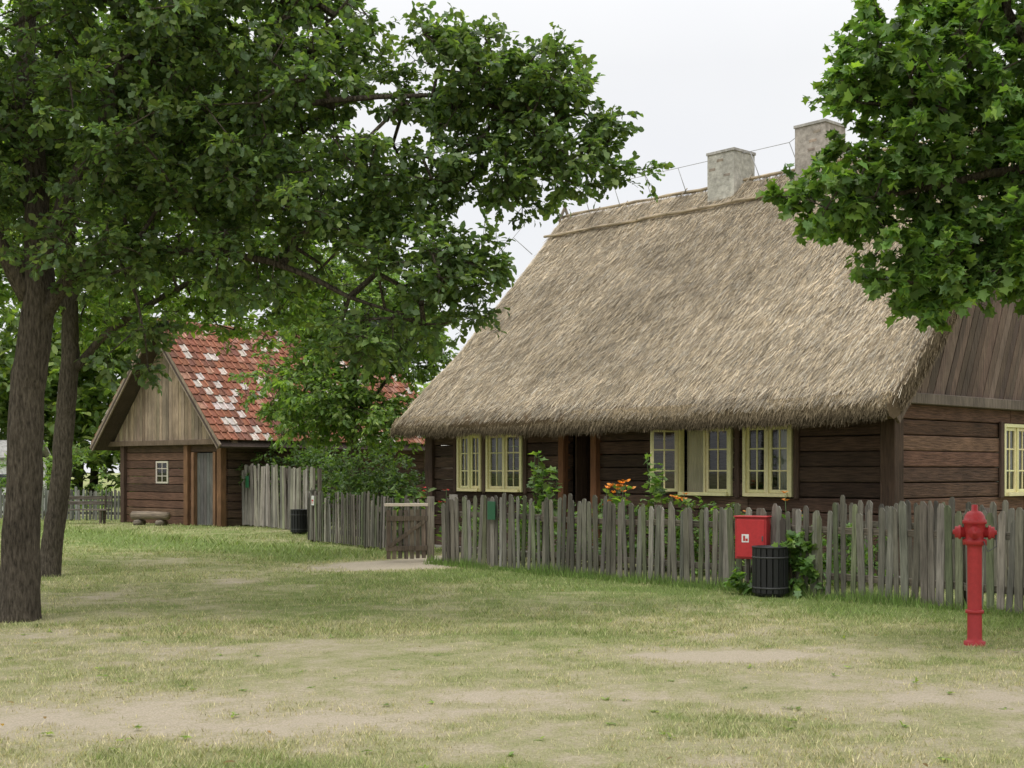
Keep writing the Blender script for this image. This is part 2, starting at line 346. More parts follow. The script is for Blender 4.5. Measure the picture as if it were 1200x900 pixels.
tree('ash_tree',[
 ([(-4.0,33,-.1),(-4.0,33,1.5),(-4.1,33,3),(-4.1,33,5.6)],[.16,.12,.10,.04]),
 ([(-4.1,33,2.6),(-5,32.6,3.4),(-5.8,32.4,4)],[.06,.04,.02]),([(-4.1,33,3),(-3.2,32.8,4),(-2.7,32.6,4.8)],[.06,.04,.02]),
],[(-4.0,33,5.7,2.2,2,1.8),(-2.6,32.6,4.9,1.2,1.1,1.0),(-4.9,32,3.6,1.7,1.4,1.1),(-3.6,32,3.0,1.5,1.1,.8)],
 640,6,9,.42,.16,(.135,.22,.07),OVAL,41,droop=.4)
def bush(name,blobs,npt,size,colr,seed,tpl=OVAL,stem=(.1,.08,.05)):
    r=np.random.default_rng(seed); b0=blobs[0]; base=np.array([b0[0],b0[1],0.]); par=empty(name,base)
    vol=np.array([b[3]*b[4]*b[5] for b in blobs]); vol/=vol.sum(); P=[]
    for b,w in zip(blobs,vol):
        k=max(4,int(npt*w)); P.append(np.array(b[:3])+nrm(r.normal(0,1,(k,3)))*(r.uniform(.3,1.05,(k,1)))*np.array(b[3:6]))
    P=np.concatenate(P); P=P[P[:,2]>.03]
    V,C,TW=clusters(P,nrm(P-base-np.array([0,0,.2])),5,7,max(.1,size*2.4),size,colr,tpl,seed)
    fastmesh('leaves',V-base,len(tpl),M_leaf,C,parent=par)
    S=P[::4]; A0=np.stack([base[0]+(S[:,0]-base[0])*.35,base[1]+(S[:,1]-base[1])*.35,np.zeros(len(S))],-1)-base
    fastmesh('stems',prisms(A0,S-base,np.full(len(S),.012),np.full(len(S),.004),4),4,M_bark,np.array(stem),parent=par)
bush('lilac_bush',[(-3.1,29.6,1.1,1.1,.9,1.3),(-2.4,28.9,.8,.6,.6,.9)],210,.11,(.07,.12,.045),51)
bush('lilac_bush',[(-6.6,39,1.4,2.0,1,1.6),(-4.6,36,1.2,1.3,1,1.3)],230,.14,(.08,.14,.05),52)
bush('hedge_shrub',[(-17.5,46.5,1.2,3,1,1.5),(-26,46,1.6,4,1,2)],260,.17,(.12,.2,.06),53)
# low broad-leaved weeds and leaf litter in the lawn
r=np.random.default_rng(301); n=130; Y=6.8+12*r.random(n)**1.3; X=(r.random(n)*2-1)*(.42*Y+.5); k=9
PX=np.repeat(np.stack([X,Y,np.full(n,.008)],-1),k,0)+r.normal(0,.012,(n*k,3))*np.array([1,1,.2]); D=r.normal(0,1,(n*k,3))*np.array([1,1,0])+np.array([0,0,.25])
V,C=leafmesh(PX,D,np.repeat(r.uniform(.7,1.2,n),k),.042,(.17,.25,.075),OVAL,3,seed=302); 
n=60; Y=6.8+12*r.random(n)**1.2; X=(r.random(n)*2-1)*(.42*Y+.5); V2,C2=leafmesh(np.stack([X,Y,np.full(n,.03)],-1),r.normal(0,1,(n,3))*np.array([1,1,.1]),np.ones(n),.06,(.18,.13,.06),OVAL,3,seed=303)
fastmesh('lawn_weeds',np.concatenate([V,V2]),6,M_leaf,np.concatenate([C,C2]))
# distant belt of trees
r=np.random.default_rng(77); P=[]
for i in range(120):
    t=r.random(); x=-60+130*t; y=62+r.uniform(0,22)
    h=r.uniform(7,11)
    if x<-16: h=r.uniform(11,16); y=56+r.uniform(0,18)
    elif x<-9: h=r.uniform(8,12)
    elif x<-4: h=6.5
    else: h=6
    for q in range(5):
        k=26; c=np.array([x+r.normal(0,1.8),y+r.normal(0,1.2),h*r.uniform(.08,.8)]); P.append(c+nrm(r.normal(0,1,(k,3)))*r.uniform(.5,1,(k,1))*np.array([2.7,2.5,h*.26]))
P=np.concatenate(P); P=P[P[:,2]>.1]
V,C,_=clusters(P,nrm(P*0+np.array([0,0,.3])),4,5,.9,.56,(.13,.20,.068),OVAL,78)
db=empty('distant_trees',(0,65,0)); o=np.array([0,65,0.]); fastmesh('foliage',V-o,6,M_leaf,C,parent=db)
tk=MB()
for i in range(40):
    x=r.uniform(-45,40); y=r.uniform(60,75); tk.tube([(x,y-65,-.1),(x+.2,y-65,3),(x+.1,y-65,6)],[.25,.2,.1],(.1,.085,.07),n=7)
tk.build('trunks',M_bark,db)

# ------------------------------------------------------------ thatched house
TH=math.radians(48)
H=empty('thatched_house',(4.58,21.1,0),-TH)
YEL=(.76,.70,.38); DARK=(.070,.042,.029)
def log_wall(name,axis_,fix,a0,a1,openings,rows,h,col,parent,thick=.16,out=-1,z0=0):
    mb=MB()
    for i in range(rows):
        za=z0+i*h; zb=za+h; segs=[(a0,a1)]
        for oa,ob,oz0,oz1 in openings:
            if za+.02<oz1 and zb-.02>oz0:
                ns=[]
                for s,e in segs:
                    if ob<=s or oa>=e: ns.append((s,e)); continue
                    if oa>s: ns.append((s,oa))
                    if ob<e: ns.append((ob,e))
                segs=ns
        for s,e in segs:
            cuts=[s]
            while e-cuts[-1]>5.5: cuts.append(cuts[-1]+R.uniform(2.5,4.5))
            cuts.append(e)
            for p,q in zip(cuts[:-1],cuts[1:]):
                if q-p<.02: continue
                j=R.uniform(-.012,.012); c=jit(col,.35)
                if R.random()<.2: c=tuple(x*y for x,y in zip(c,(1.25,1.3,1.35)))
                if axis_=='x': mb.box(((p+q)/2,fix-out*thick/2+j,(za+zb)/2),(q-p-.006,thick,h-R.uniform(.008,.02)),c,Matrix.Rotation(R.uniform(-.003,.003),3,'Y'))
                else: mb.box((fix-out*thick/2+j,(p+q)/2,(za+zb)/2),(thick,q-p-.006,h-R.uniform(.008,.02)),c)
    return mb.build(name,M_woodH,parent,bevel=.014)
HW=.248
wins=[(-8.57,-7.78),(-7.62,-6.51),(-2.38,-1.19),(-.94,.06)]; door=(-5.22,-4.5)
log_wall('front_wall','x',0,-9.5,1.96,[(a,b,5*HW,10*HW) for a,b in wins]+[(door[0],door[1],HW*.9,10*HW)],12,HW,DARK,H)
log_wall('right_gable_wall','y',1.96,.17,9,[(3.35,4.35,5*HW,10*HW),(6.2,7.2,5*HW,10*HW)],11,HW,(.115,.063,.039),H,out=1)
log_wall('left_gable_wall','y',-9.5,.17,9,[],11,HW,DARK,H,out=-1)
log_wall('back_wall','x',9.0,-9.3,1.8,[],11,HW,DARK,H,out=1)
mb=MB()
mb.box((-3.77,4.5,.12),(11.1,8.6,.2),(.08,.06,.045))
mb.box((-3.77,4.5,2.95),(11.0,8.5,.08),(.10,.07,.05))
mb.box((-6.1,4.4,1.5),(.12,8.4,2.6),(.2,.18,.15)); mb.box((-3.2,4.4,1.5),(.12,8.4,2.6),(.2,.18,.15)); mb.box((-3.7,4.6,1.5),(11,.12,2.6),(.12,.1,.08))
mb.build('interior',M_woodH,H)
mb=MB()
for x in (-9.5,1.86): mb.box((x,.05,1.5),(.26,.26,2.98),jit(DARK))
mb.box((1.98,4.5,2.80),(.24,9.3,.17),(.15,.12,.095))
for x,c in ((door[0]-.08,(.17,.075,.035)),(door[1]+.08,(.17,.075,.035))): mb.box((x,-.02,1.4),(.15,.2,2.3),c)
mb.box(((door[0]+door[1])/2,-.02,2.55),(1.1,.19,.14),(.1,.05,.03))
mb.box(((door[0]+door[1])/2,-.25,.12),(1.3,.6,.22),(.25,.23,.2))
for x in (-2.46,.14,-1.07,-8.66,-7.7,-6.43): mb.box((x,-.015,1.86),(.1,.05,1.3),jit((.08,.05,.035)))
mb.box((1.99,3.27,1.86),(.05,.12,1.3),(.08,.05,.035)); mb.box((1.99,4.43,1.86),(.05,.12,1.3),(.08,.05,.035))
mb.build('posts_and_beams',M_woodV,H,bevel=.01)
mb=MB(); mb.box((-3.77,-.03,-.02),(11.7,.3,.16),(.3,.28,.25)); mb.build('plinth',M_plaster,H)

def leaf_sash(fr,gl,x0,z0,w,h,rows,cols,M,o):
    def B(cx,cy,cz,sx,sy,sz): fr.box(Vector(o)+M@Vector((cx,cy,cz)),(sx,sy,sz),jit(YEL,.06),M)
    b=.055
    B(x0+b/2,0,z0+h/2,b,.045,h); B(x0+w-b/2,0,z0+h/2,b,.045,h)
    B(x0+w/2,0,z0+b/2,w-2*b,.045,b); B(x0+w/2,0,z0+h-b/2,w-2*b,.045,b)
    for i in range(1,rows): B(x0+w/2,0,z0+h*i/rows,w-2*b,.03,.026)
    for i in range(1,cols): B(x0+w*i/cols,.001,z0+h/2,.026,.026,h-2*b)
    P=[Vector(o)+M@Vector((px,.004,pz)) for px,pz in ((x0+b,z0+b),(x0+w-b,z0+b),(x0+w-b,z0+h-b),(x0+b,z0+h-b))]
    gl.add(P,[(0,1,2,3)],(1,1,1))
def window(name,x0,x1,parent,M,o,opened=False,curt=(True,True),cc=(.62,.60,.55)):
    z0,z1=5*HW,10*HW; fr=MB(); gl=MB(); cu=MB(); w=x1-x0; f=.06
    def B(cx,cy,cz,sx,sy,sz,c=YEL): fr.box(Vector(o)+M@Vector((cx,cy,cz)),(sx,sy,sz),jit(c,.05),M)
    B(x0+f/2,0,(z0+z1)/2,f,.12,z1-z0); B(x1-f/2,0,(z0+z1)/2,f,.12,z1-z0)
    B((x0+x1)/2,0,z1-f/2,w-2*f,.12,f); B((x0+x1)/2,-.03,z0+f/2,w-2*f,.16,f)
    B((x0+x1)/2,-.015,(z0+z1)/2,.045,.06,z1-z0-2*f)
    lw=(w-2*f-.045)/2; zz=z0+f+.003; hh=z1-z0-2*f-.006
    if opened:
        Mo=M@Matrix.Rotation(math.radians(-118),3,'Z'); hinge=Vector(o)+M@Vector((x0+f*.3,-.07,0))
        leaf_sash(fr,gl,0,zz,lw,hh,3,2,Mo,hinge)
    else: leaf_sash(fr,gl,x0+f,zz,lw,hh,3,2,M,o)
    leaf_sash(fr,gl,x0+f+lw+.045,zz,lw,hh,3,2,M,o)
    for s in (0,1):
        if not curt[s]: continue
        a=x0+f+(0 if s==0 else w*.5); b_=a+w*.36; n=24; V=[];F=[]
        if s==1: a,b_=x1-f-w*.36,x1-f
        for i in range(n+1):
            for zc in (z0+.05,z1-.08):
                V.append(Vector(o)+M@Vector((a+(b_-a)*i/n,.14+.022*math.sin(i*1.5),zc)))
        for i in range(n): F.append((2*i,2*i+2,2*i+3,2*i+1))
        cu.add(V,F,cc,True)
    e=fr.build(name,M_paint,parent,bevel=.004); gl.build(name+'_glass',M_glass,parent); 
    if cu.v: cu.build(name+'_curtain',M_cloth,parent)
I3=Matrix.Identity(3)
window('window_a',*wins[0],H,I3,(0,.01,0),cc=(.55,.52,.45))
window('window_b',*wins[1],H,I3,(0,.01,0),curt=(True,False),cc=(.6,.56,.42))
window('window_c',*wins[2],H,I3,(0,.01,0),opened=True,curt=(True,False),cc=(.55,.51,.36))
window('window_d',*wins[3],H,I3,(0,.01,0),curt=(False,True))
MG=Matrix.Rotation(math.radians(90),3,'Z')
window('gable_window',3.35,4.35,H,MG,(1.95,0,0)); window('gable_window_b',6.2,7.2,H,MG,(1.95,0,0))
mb=MB()
for i in range(5): mb.box((door[0]+.04,.25+i*.14,1.35),(.04,.132,2.1),jit((.10,.06,.04)))
mb.build('door',M_woodV,H,bevel=.004)

# roof body
T0,T1=-10.05,2.22; RZ=7.9; MID=4.5
prof=[]
nS=40
for i in range(nS+1):
    f=i/nS; s=MID+(-.5-MID)*f; z=RZ+(2.86-RZ)*f-.13*math.sin(math.pi*f)
    if i==0: z-=.03
    prof.append((s,z))
prof+=[(-.60,2.75),(-.655,2.66),(-.66,2.58),(-.62,2.50),(-.50,2.46),(-.35,2.50),(-.15,2.68),(.6,3.40),(2.5,5.3)]
half=prof[:]; loop=half+[(MID,7.38)]+[(2*MID-s,z) for s,z in half[::-1]][:-1]
nt_=104; ts=np.linspace(T0,T1,nt_); V=[];F=[]; k=len(loop); CC=[]
for i,t in enumerate(ts):
    for j,(s,z) in enumerate(loop):
        sag=-.05*math.sin(math.pi*(t-T0)/(T1-T0))
        q=float(vn(t,s*1.0+z,1.6,5)-.5)*.08+float(vn(t,s+z,.3,6)-.5)*.03
        if nS< j <=nS+5: q+=float(vn(t,0,.25,3)-.5)*.06
        nxs,nzs=(-.7,.7) if s<MID else (.7,.7)
        de=min(t-T0,T1-t); rd=-.10*max(0,1-de/.3)**2 if j<=nS else 0
        V.append((t,s+nxs*(q+rd),z+nzs*(q+rd)+sag))
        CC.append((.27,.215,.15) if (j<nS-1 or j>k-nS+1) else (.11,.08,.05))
for i in range(nt_-1):
    for j in range(k): F.append((i*k+j,i*k+(j+1)%k,(i+1)*k+(j+1)%k,(i+1)*k+j))
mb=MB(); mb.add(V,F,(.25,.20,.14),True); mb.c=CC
for b,fl in ((0,False),((nt_-1)*k,True)):
    f=tuple(b+j for j in range(k)); 
    mb.f.append(f if fl else f[::-1]); mb.sm.append(False)
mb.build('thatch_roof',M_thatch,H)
def zs_surface(t,f):
    s=MID+(-.5-MID)*f; z=RZ+(2.86-RZ)*f-.13*np.sin(math.pi*np.clip(f,0,1))-.05*np.sin(math.pi*(t-T0)/(T1-T0))
    q=(vn(t,s+z,1.6,5)-.5)*.08+(vn(t,s+z,.3,6)-.5)*.03
    de=np.minimum(t-T0,T1-t); q=q-.10*np.maximum(0,1-de/.3)**2
    return s-.7*q,z+.7*q
def strands(n,mir=False,seed=1):
    r=np.random.default_rng(seed); t=r.uniform(T0,T1,n); f=r.uniform(-.01,1.01,n); s,z=zs_surface(t,f)
    L_=r.uniform(.10,.30,n); sl=math.atan2(RZ-2.86,MID+.5); d=np.stack([r.normal(0,.15,n),-np.cos(sl)*np.ones(n),-np.sin(sl)*np.ones(n)],-1)
    nn=np.array([0,-math.sin(sl),math.cos(sl)]); w=r.uniform(.003,.0075,n)[:,None]
    lift=r.uniform(-.005,.03,n)+(r.random(n)<.06)*r.uniform(.02,.08,n)
    P=np.stack([t,s,z],-1)+nn*r.uniform(-.01,.012,(n,1)); E=P+d*L_[:,None]+nn*lift[:,None]
    W=np.stack([np.ones(n),r.normal(0,.2,n),r.normal(0,.2,n)],-1)*w
    V=np.stack([P-W,P+W,E+W*.6,E-W*.6],1)
    g=.74+.26*vn(t,f*4,1.5,2)+.26*vn(t,f*1.6,.22,4)+.16*vn(t,f*30,3.0,3); c=np.array([.525,.43,.30])*(r.uniform(.38,1.35,(n,1)))*g[:,None]
    gray=r.random((n,1))<.35; c=np.where(gray,c*np.array([.85,.92,1.05]),c)
    dark=sst(.96,1.0,f)[:,None]; c=c*(1-.35*dark)
    if mir: V[...,1]=2*MID-V[...,1]
    return V.reshape(-1,3),np.repeat(c,4,0)
a=strands(135000,False,3); b=strands(12000,True,4)
# ragged eave ends
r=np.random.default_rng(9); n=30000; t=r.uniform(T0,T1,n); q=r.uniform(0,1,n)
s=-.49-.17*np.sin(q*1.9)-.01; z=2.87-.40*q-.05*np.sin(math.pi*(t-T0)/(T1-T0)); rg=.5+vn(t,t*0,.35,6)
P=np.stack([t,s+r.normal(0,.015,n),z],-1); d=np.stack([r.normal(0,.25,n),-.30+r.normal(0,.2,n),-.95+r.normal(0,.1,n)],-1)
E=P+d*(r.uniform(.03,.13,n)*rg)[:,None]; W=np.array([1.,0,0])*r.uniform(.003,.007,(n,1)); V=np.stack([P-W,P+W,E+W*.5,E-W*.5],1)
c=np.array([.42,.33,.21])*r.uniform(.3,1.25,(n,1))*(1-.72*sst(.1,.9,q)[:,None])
n2=9000; f=r.uniform(0,1,n2); dep=r.uniform(0,.38,n2); s,z=zs_surface(np.full(n2,T1-.12),f); P2=np.stack([T1-.02+r.normal(0,.015,n2),s+dep*.68,z-dep*.68],-1)
d=np.stack([r.uniform(.1,.5,n2),-.7+r.normal(0,.15,n2),-.7+r.normal(0,.15,n2)],-1); E2=P2+d*r.uniform(.04,.12,(n2,1)); W=np.array([0,.7,-.7])*r.uniform(.003,.008,(n2,1))
V2=np.stack([P2-W,P2+W,E2+W,E2-W],1); c2=np.array([.27,.21,.14])*r.uniform(.4,1.2,(n2,1))
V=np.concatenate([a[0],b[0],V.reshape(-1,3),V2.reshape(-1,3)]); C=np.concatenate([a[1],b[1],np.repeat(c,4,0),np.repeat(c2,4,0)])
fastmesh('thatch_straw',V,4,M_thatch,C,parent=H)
mb=MB()
for off in (.02,.6,-.5):
    pts=[]
    for t in np.linspace(T0+.05,T1-.05,26):
        sag=-.05*math.sin(math.pi*(t-T0)/(T1-T0)); pts.append((t+.0,MID-off+R.normal(0,.012),RZ+.06-abs(off)*.985+sag+R.normal(0,.012)))
    mb.tube(pts,[.034+R.uniform(-.006,.006) for _ in pts],(.36,.29,.2),n=7)
for t in np.arange(T0+.4,T1,.9): mb.tube([(t,MID-.65,RZ-.57),(t+.05,MID,RZ+.08)],.013,(.3,.25,.18),n=6)
mb.build('ridge_poles',M_woodH,H)
mb=MB()
for sg in (1,-1): mb.box((T0+.15,MID+sg*.08,RZ+.1),(.03,.07,.5),(.25,.21,.16),Matrix.Rotation(sg*.5,3,'X'))
mb.build('ridge_finial',M_woodV,H)
import bmesh
def gable(name,x,y0,y1,z0,pk,col,parent,lean=0,bw=.16,facing=1):
    bm=bmesh.new(); lay=bm.verts.layers.float_color.new('Col')
    y=y0-4
    while y<y1+4:
        w=bw*R.uniform(.8,1.2); c=jit(col,.35)
        M=Matrix.Translation((x+R.uniform(-.006,.006),y+w/2,z0+2.5))@Matrix.Rotation(-lean,4,'X')
        rr=bmesh.ops.create_cube(bm,size=1,matrix=M@Matrix.Diagonal((.03,w-.012,14,1)))
        for v in rr['verts']: v[lay]=(*c,1)
        y+=w/math.cos(lean)
    hh=pk-z0; hw=(y1-y0)/2
    for co_,no in (((x,y0,z0),(0,0,-1)),((x,y0,z0),(0,-hh,hw)),((x,y1,z0),(0,hh,hw))):
        bmesh.ops.bisect_plane(bm,geom=bm.verts[:]+bm.edges[:]+bm.faces[:],plane_co=co_,plane_no=no,clear_outer=True)
    me=bpy.data.meshes.new(name); bm.to_mesh(me); me.materials.append(M_woodV); o=link(bpy.data.objects.new(name,me)); o.parent=parent
gable('right_gable_planks',2.0,-.05,9.05,2.885,7.4,(.135,.095,.072),H,lean=.42)
gable('left_gable_planks',-9.55,-.05,9.05,2.885,7.4,(.12,.09,.07),H)
mb=MB()
sl=math.atan2(7.45-2.5,MID+.35)
for sg in (1,-1):
    ln=6.9; cy=MID-sg*(MID+.35)/2; mb.box((2.17,cy,4.92),(.05,.20,ln),(.13,.095,.07),Matrix.Rotation(-sg*(math.pi/2-sl),3,'X'))
mb.build('verge_boards',M_woodV,H,bevel=.005)
# chimneys
mb=MB()
for t,h,c in ((-4.77,8.48,(.44,.42,.37)),(-2.5,8.62,(.38,.34,.30))):
    mb.box((t,MID,(6.6+h)/2),(.72,.72,h-6.6),c); mb.box((t,MID,h+.03),(.76,.76,.06),(.42,.40,.37)); mb.box((t,MID,h+.07),(.5,.5,.03),(.05,.05,.05))
    for q in range(3): mb.box((t+R.uniform(-.25,.25),MID-.359,h-.15-q*.17),(.18,.008,.06),jit((.33,.27,.22),.2))
mb.build('chimneys',M_plaster,H,bevel=.012)
mb=MB(); tops=[]
for t in np.arange(-9.9,-2.6,1.0):
    p=(t-.28,MID-.1,RZ+.55); mb.tube([(t,MID-.15,RZ-.05),p],.009,(.3,.3,.3),n=5); tops.append(p)
tops.append((-2.5,MID,8.8))
pts=[]
for f in (.62,.42,.2,0):
    s=MID+(-.5-MID)*f; z=RZ+(2.86-RZ)*f; p=(-10.35,s-.3,z+.42); mb.tube([(-10.0,s,z),p],.009,(.3,.3,.3),n=5); pts.append(p)
mb.tube(pts+tops,.007,(.35,.35,.35),n=5); mb.build('lightning_conductor',M_metal,H)

# ------------------------------------------------------------ tiled cottage (far left)
A2=math.radians(40); K=empty('tiled_cottage',(-12.65,41.7,0),-A2); W2=5.24; LN=9
log_wall('front_wall','x',0,0,W2,[(1.75,2.45,1.25,2.0),(3.9,4.85,0,2.25)],10,.25,(.095,.054,.034),K)
log_wall('right_wall','y',W2,.17,LN,[],10,.25,(.08,.05,.035),K,out=1); log_wall('left_wall','y',0,.17,LN,[],10,.25,(.08,.05,.035),K,out=-1)
log_wall('back_wall','x',LN,0,W2,[],10,.25,(.08,.05,.035),K,out=1)
mb=MB(); mb.box((W2/2,LN/2,2.5),(W2-.3,LN-.3,.06),(.1,.08,.06))
for x in (.08,3.5,W2-.08): mb.box((x,-.02,1.25),(.2,.2,2.5),(.17,.09,.045) if x>1 else (.08,.05,.035))
for i in range(6): mb.box((3.98+i*.158,.05,1.12),(.15,.05,2.2),jit((.12,.115,.105)))
mb.box((3.84,-.03,1.12),(.12,.16,2.25),(.2,.11,.06)); mb.box((4.91,-.03,1.12),(.12,.16,2.25),(.2,.11,.06))
mb.box((W2/2,-.1,2.55),(W2+1.3,.22,.16),(.14,.1,.07)); mb.build('door_and_posts',M_woodV,K,bevel=.008)
fr=MB();gl=MB(); YS=YEL; YEL=(.55,.5,.42); leaf_sash(fr,gl,1.78,1.28,.64,.7,3,2,I3,(0,.02,0)); fr.build('window',M_paint,K); gl.build('window_glass',M_glass,K); YEL=YS
mb=MB(); gz0,gpk=2.62,6.1
G2=empty('gable_front',(0,0,0)); G2.parent=K; G2.rotation_euler=(0,0,-math.pi/2)
gable('gable_planks',.12,-.35,W2+.35,gz0,6.0,(.25,.19,.135),G2); gable('gable_planks_back',-LN,-.35,W2+.35,gz0,6.0,(.25,.2,.15),G2)
mb=MB(); mt=MB(); ov=.72; sl2=math.atan2(6.15-2.45,W2/2+ov); SLN=math.hypot(6.15-2.45,W2/2+ov)
for sg in (1,-1):
    Mx=Matrix.Rotation(sg*sl2,3,'Y')
    cx=W2/2+sg*(W2/2+ov)/2; mb.box((cx,LN/2-.2,(6.1+2.4)/2-.03),(SLN,LN+1.1,.07),(.07,.05,.04),Mx)
    pitch=.31; nr=int(SLN/pitch); nc=int((LN+1.1)/.25)
    for i in range(nr):
        for j in range(nc):
            d=(i+.5)*pitch; x=W2/2+sg*math.cos(sl2)*d; z=6.22-math.sin(sl2)*d+.05; y=-.75+.125+j*.25
            u=R.random()
            c=(.26,.115,.075) if u<.5 else ((.19,.095,.07) if u<.72 else ((.36,.20,.15) if u<.84 else (.48,.42,.38)))
            Mt=Mx@Matrix.Rotation(-sg*.13,3,'Y')
            mt.box((x,y,z),(.34,.22,.025),jit(c,.15),Mt)
            mt.box((x+sg*.01,y+.11,z+.028),(.33,.05,.045),jit(tuple(q*1.25 for q in c),.15),Mt)
    mb.box((cx,-.72,(6.1+2.4)/2+.0),(SLN+.05,.05,.2),(.24,.19,.14),Mx); 
mt.tube([(W2/2,-.75,6.29),(W2/2,LN+.3,6.29)],.11,(.28,.14,.10),n=10)
mb.build('roof_deck',M_woodV,K); mt.build('roof_tiles',M_tile,K)
mb=MB(); mb.box((W2/2,6,6.6),(.5,.5,1.2),(.35,.16,.12)); mb.build('chimney',M_plaster,K)

S=empty('outbuilding',(-7.2,46,0),-.25)
log_wall('walls','x',0,0,5,[],9,.27,(.16,.13,.1),S); log_wall('back_wall','x',3,0,5,[],9,.27,(.16,.13,.1),S)
log_wall('side_wall','y',0,.17,3,[],9,.27,(.16,.13,.1),S,out=-1); log_wall('side_wall_b','y',5,.17,3,[],9,.27,(.16,.13,.1),S,out=1)
mb=MB()
for sg in (1,-1): mb.box((2.5,1.5-sg*.95,3.1),(5.8,2.3,.1),(.5,.48,.44),Matrix.Rotation(sg*.6,3,'X'))
mb.build('roof',M_plaster,S)
# white shed glimpsed between the trunks at far left
S=empty('white_shed',(-22.0,50,0),.1); mb=MB(); mb.box((1.7,0,1.1),(3.4,2.4,2.2),(.72,.72,.70)); mb.box((1.0,-1.21,.95),(.8,.04,1.9),(.3,.28,.25)); mb.box((2.5,-1.21,1.3),(.6,.04,.5),(.08,.08,.09))
mb.build('walls',M_plaster,S); mb=MB()
for sg in (1,-1): mb.box((1.7,-sg*.68,2.5),(3.8,1.6,.08),(.3,.29,.27),Matrix.Rotation(sg*.45,3,'X'))
mb.build('roof',M_plaster,S)

# ------------------------------------------------------------ fences
def fence(name,p,q,h=1.2,sp=.115,w=.082,col=(.17,.155,.125),rails=(.3,.9),side=1,hv=.07,flat=False,taper=None):
    p=Vector((*p,0));q=Vector((*q,0)); L_=(q-p).length; d=(q-p)/L_; ang=math.atan2(d.y,d.x)
    par=empty(name,p,ang); mb=MB(); x=0
    while x<L_:
        ww=w*R.uniform(.68,1.2); hh=h+R.normal(0,hv*.6)+.04*math.sin(x*.8); z0=.04+R.uniform(-.02,.03); c=jit(col,.42)
        u=R.random()
        if u<.18: c=tuple(a*b for a,b in zip(c,(.85,1,.75)))
        elif u<.34: c=tuple(a*b for a,b in zip(c,(1.4,1.42,1.5)))
        if R.random()<.03: hh-=R.uniform(.08,.2)
        t=.02; tilt=R.normal(0,.03); lean=R.normal(0,.018); M=Matrix.Rotation(tilt,3,'Y')@Matrix.Rotation(lean,3,'X')
        tp=.045*R.uniform(.5,1.5) if not flat else .0; am=R.uniform(-.15,.15)
        pr=[(-ww/2,0),(ww/2,0),(ww/2,hh-tp-z0),(ww*(.2+am),hh-z0),(-ww*(.2-am),hh-z0),(-ww/2,hh-tp-z0)] if not flat else [(-ww/2,0),(ww/2,0),(ww/2,hh-z0),(-ww/2,hh-z0+R.uniform(-.03,.03))]
        n=len(pr); V=[Vector((x,0,z0))+M@Vector((a,-t/2-.03,b)) for a,b in pr]+[Vector((x,0,z0))+M@Vector((a,t/2-.03,b)) for a,b in pr]
        F=[tuple(range(n)),tuple(range(2*n-1,n-1,-1))]+[(i,i+n,(i+1)%n+n,(i+1)%n) for i in range(n)]
        mb.add(V,F,c); x+=sp*R.uniform(.84,1.18)
    mb.build('pickets',M_woodV,par)
    mb=MB()
    for z in rails:
        n=max(1,int(L_/2.4))
        for i in range(n): mb.box((L_*(i+.5)/n,.018,z*h/1.2+R.uniform(-.015,.015)),(L_/n-.01,.05,.09),jit((.12,.105,.08)))
    mb.build('rails',M_woodH,par,bevel=.006)
    mb=MB()
    n=max(1,round(L_/2.4))
    for i in range(n+1): mb.tube([(L_*i/n,.11,-.1),(L_*i/n,.11,h*.97)],.06,jit((.11,.09,.07)),n=9)
    mb.build('posts',M_woodV,par); return par
PF=(.146,.134,.108)
fence('picket_fence',(-1.18,22.8),(-1.18+.656*15,22.8-.755*15),1.2,.118,.086,PF)
fence('picket_fence',(-4.73,30.2),(-1.75,25.3),1.14,.12,.08,PF)
fence('picket_fence',(-5.25,34.5),(-4.8,30.3),1.14,.12,.08,PF)
fence('plank_fence',(-8.9,40.0),(-5.3,34.6),1.8,.16,.152,(.23,.21,.175),flat=True,hv=.05)
fence('picket_fence',(-19,44.6),(-12.9,42.4),1.08,.13,.085,(.13,.13,.11))
fence('picket_fence',(4.9,19.2),(9.5,14.1),1.2,.13,.09,PF)
# gate
G=empty('garden_gate',(-1.5,23.6,0),math.radians(188)); mb=MB()
mb.tube([(0,0,-.1),(0,0,1.2)],.07,(.27,.235,.185),n=10)
for i in range(7): mb.box((.13+i*.107,.0,.51+R.uniform(-.01,.01)),(.075,.022,.9),jit((.17,.135,.105),.3),Matrix.Rotation(R.normal(0,.01),3,'Y'))
for yy in (-.028,.03): mb.box((.44,yy,.25),(.76,.03,.09),(.14,.11,.08)); mb.box((.44,yy,.80),(.76,.03,.09),(.14,.11,.08))
mb.box((.44,.05,.52),(.80,.02,.07),(.14,.11,.08),Matrix.Rotation(.62,3,'Y'))
mb.build('gate_leaf',M_woodV,G,bevel=.004); mb=MB(); mb.box((.42,0,1.05),(.86,.09,.055),(.75,.64,.52)); mb.build('top_rail',M_paint,G,bevel=.005)
mb=MB(); mb.tube([(-.35,.75,-.1),(-.35,.75,1.25)],.075,(.2,.18,.15),n=10); mb.build('latch_post',M_woodV,G)

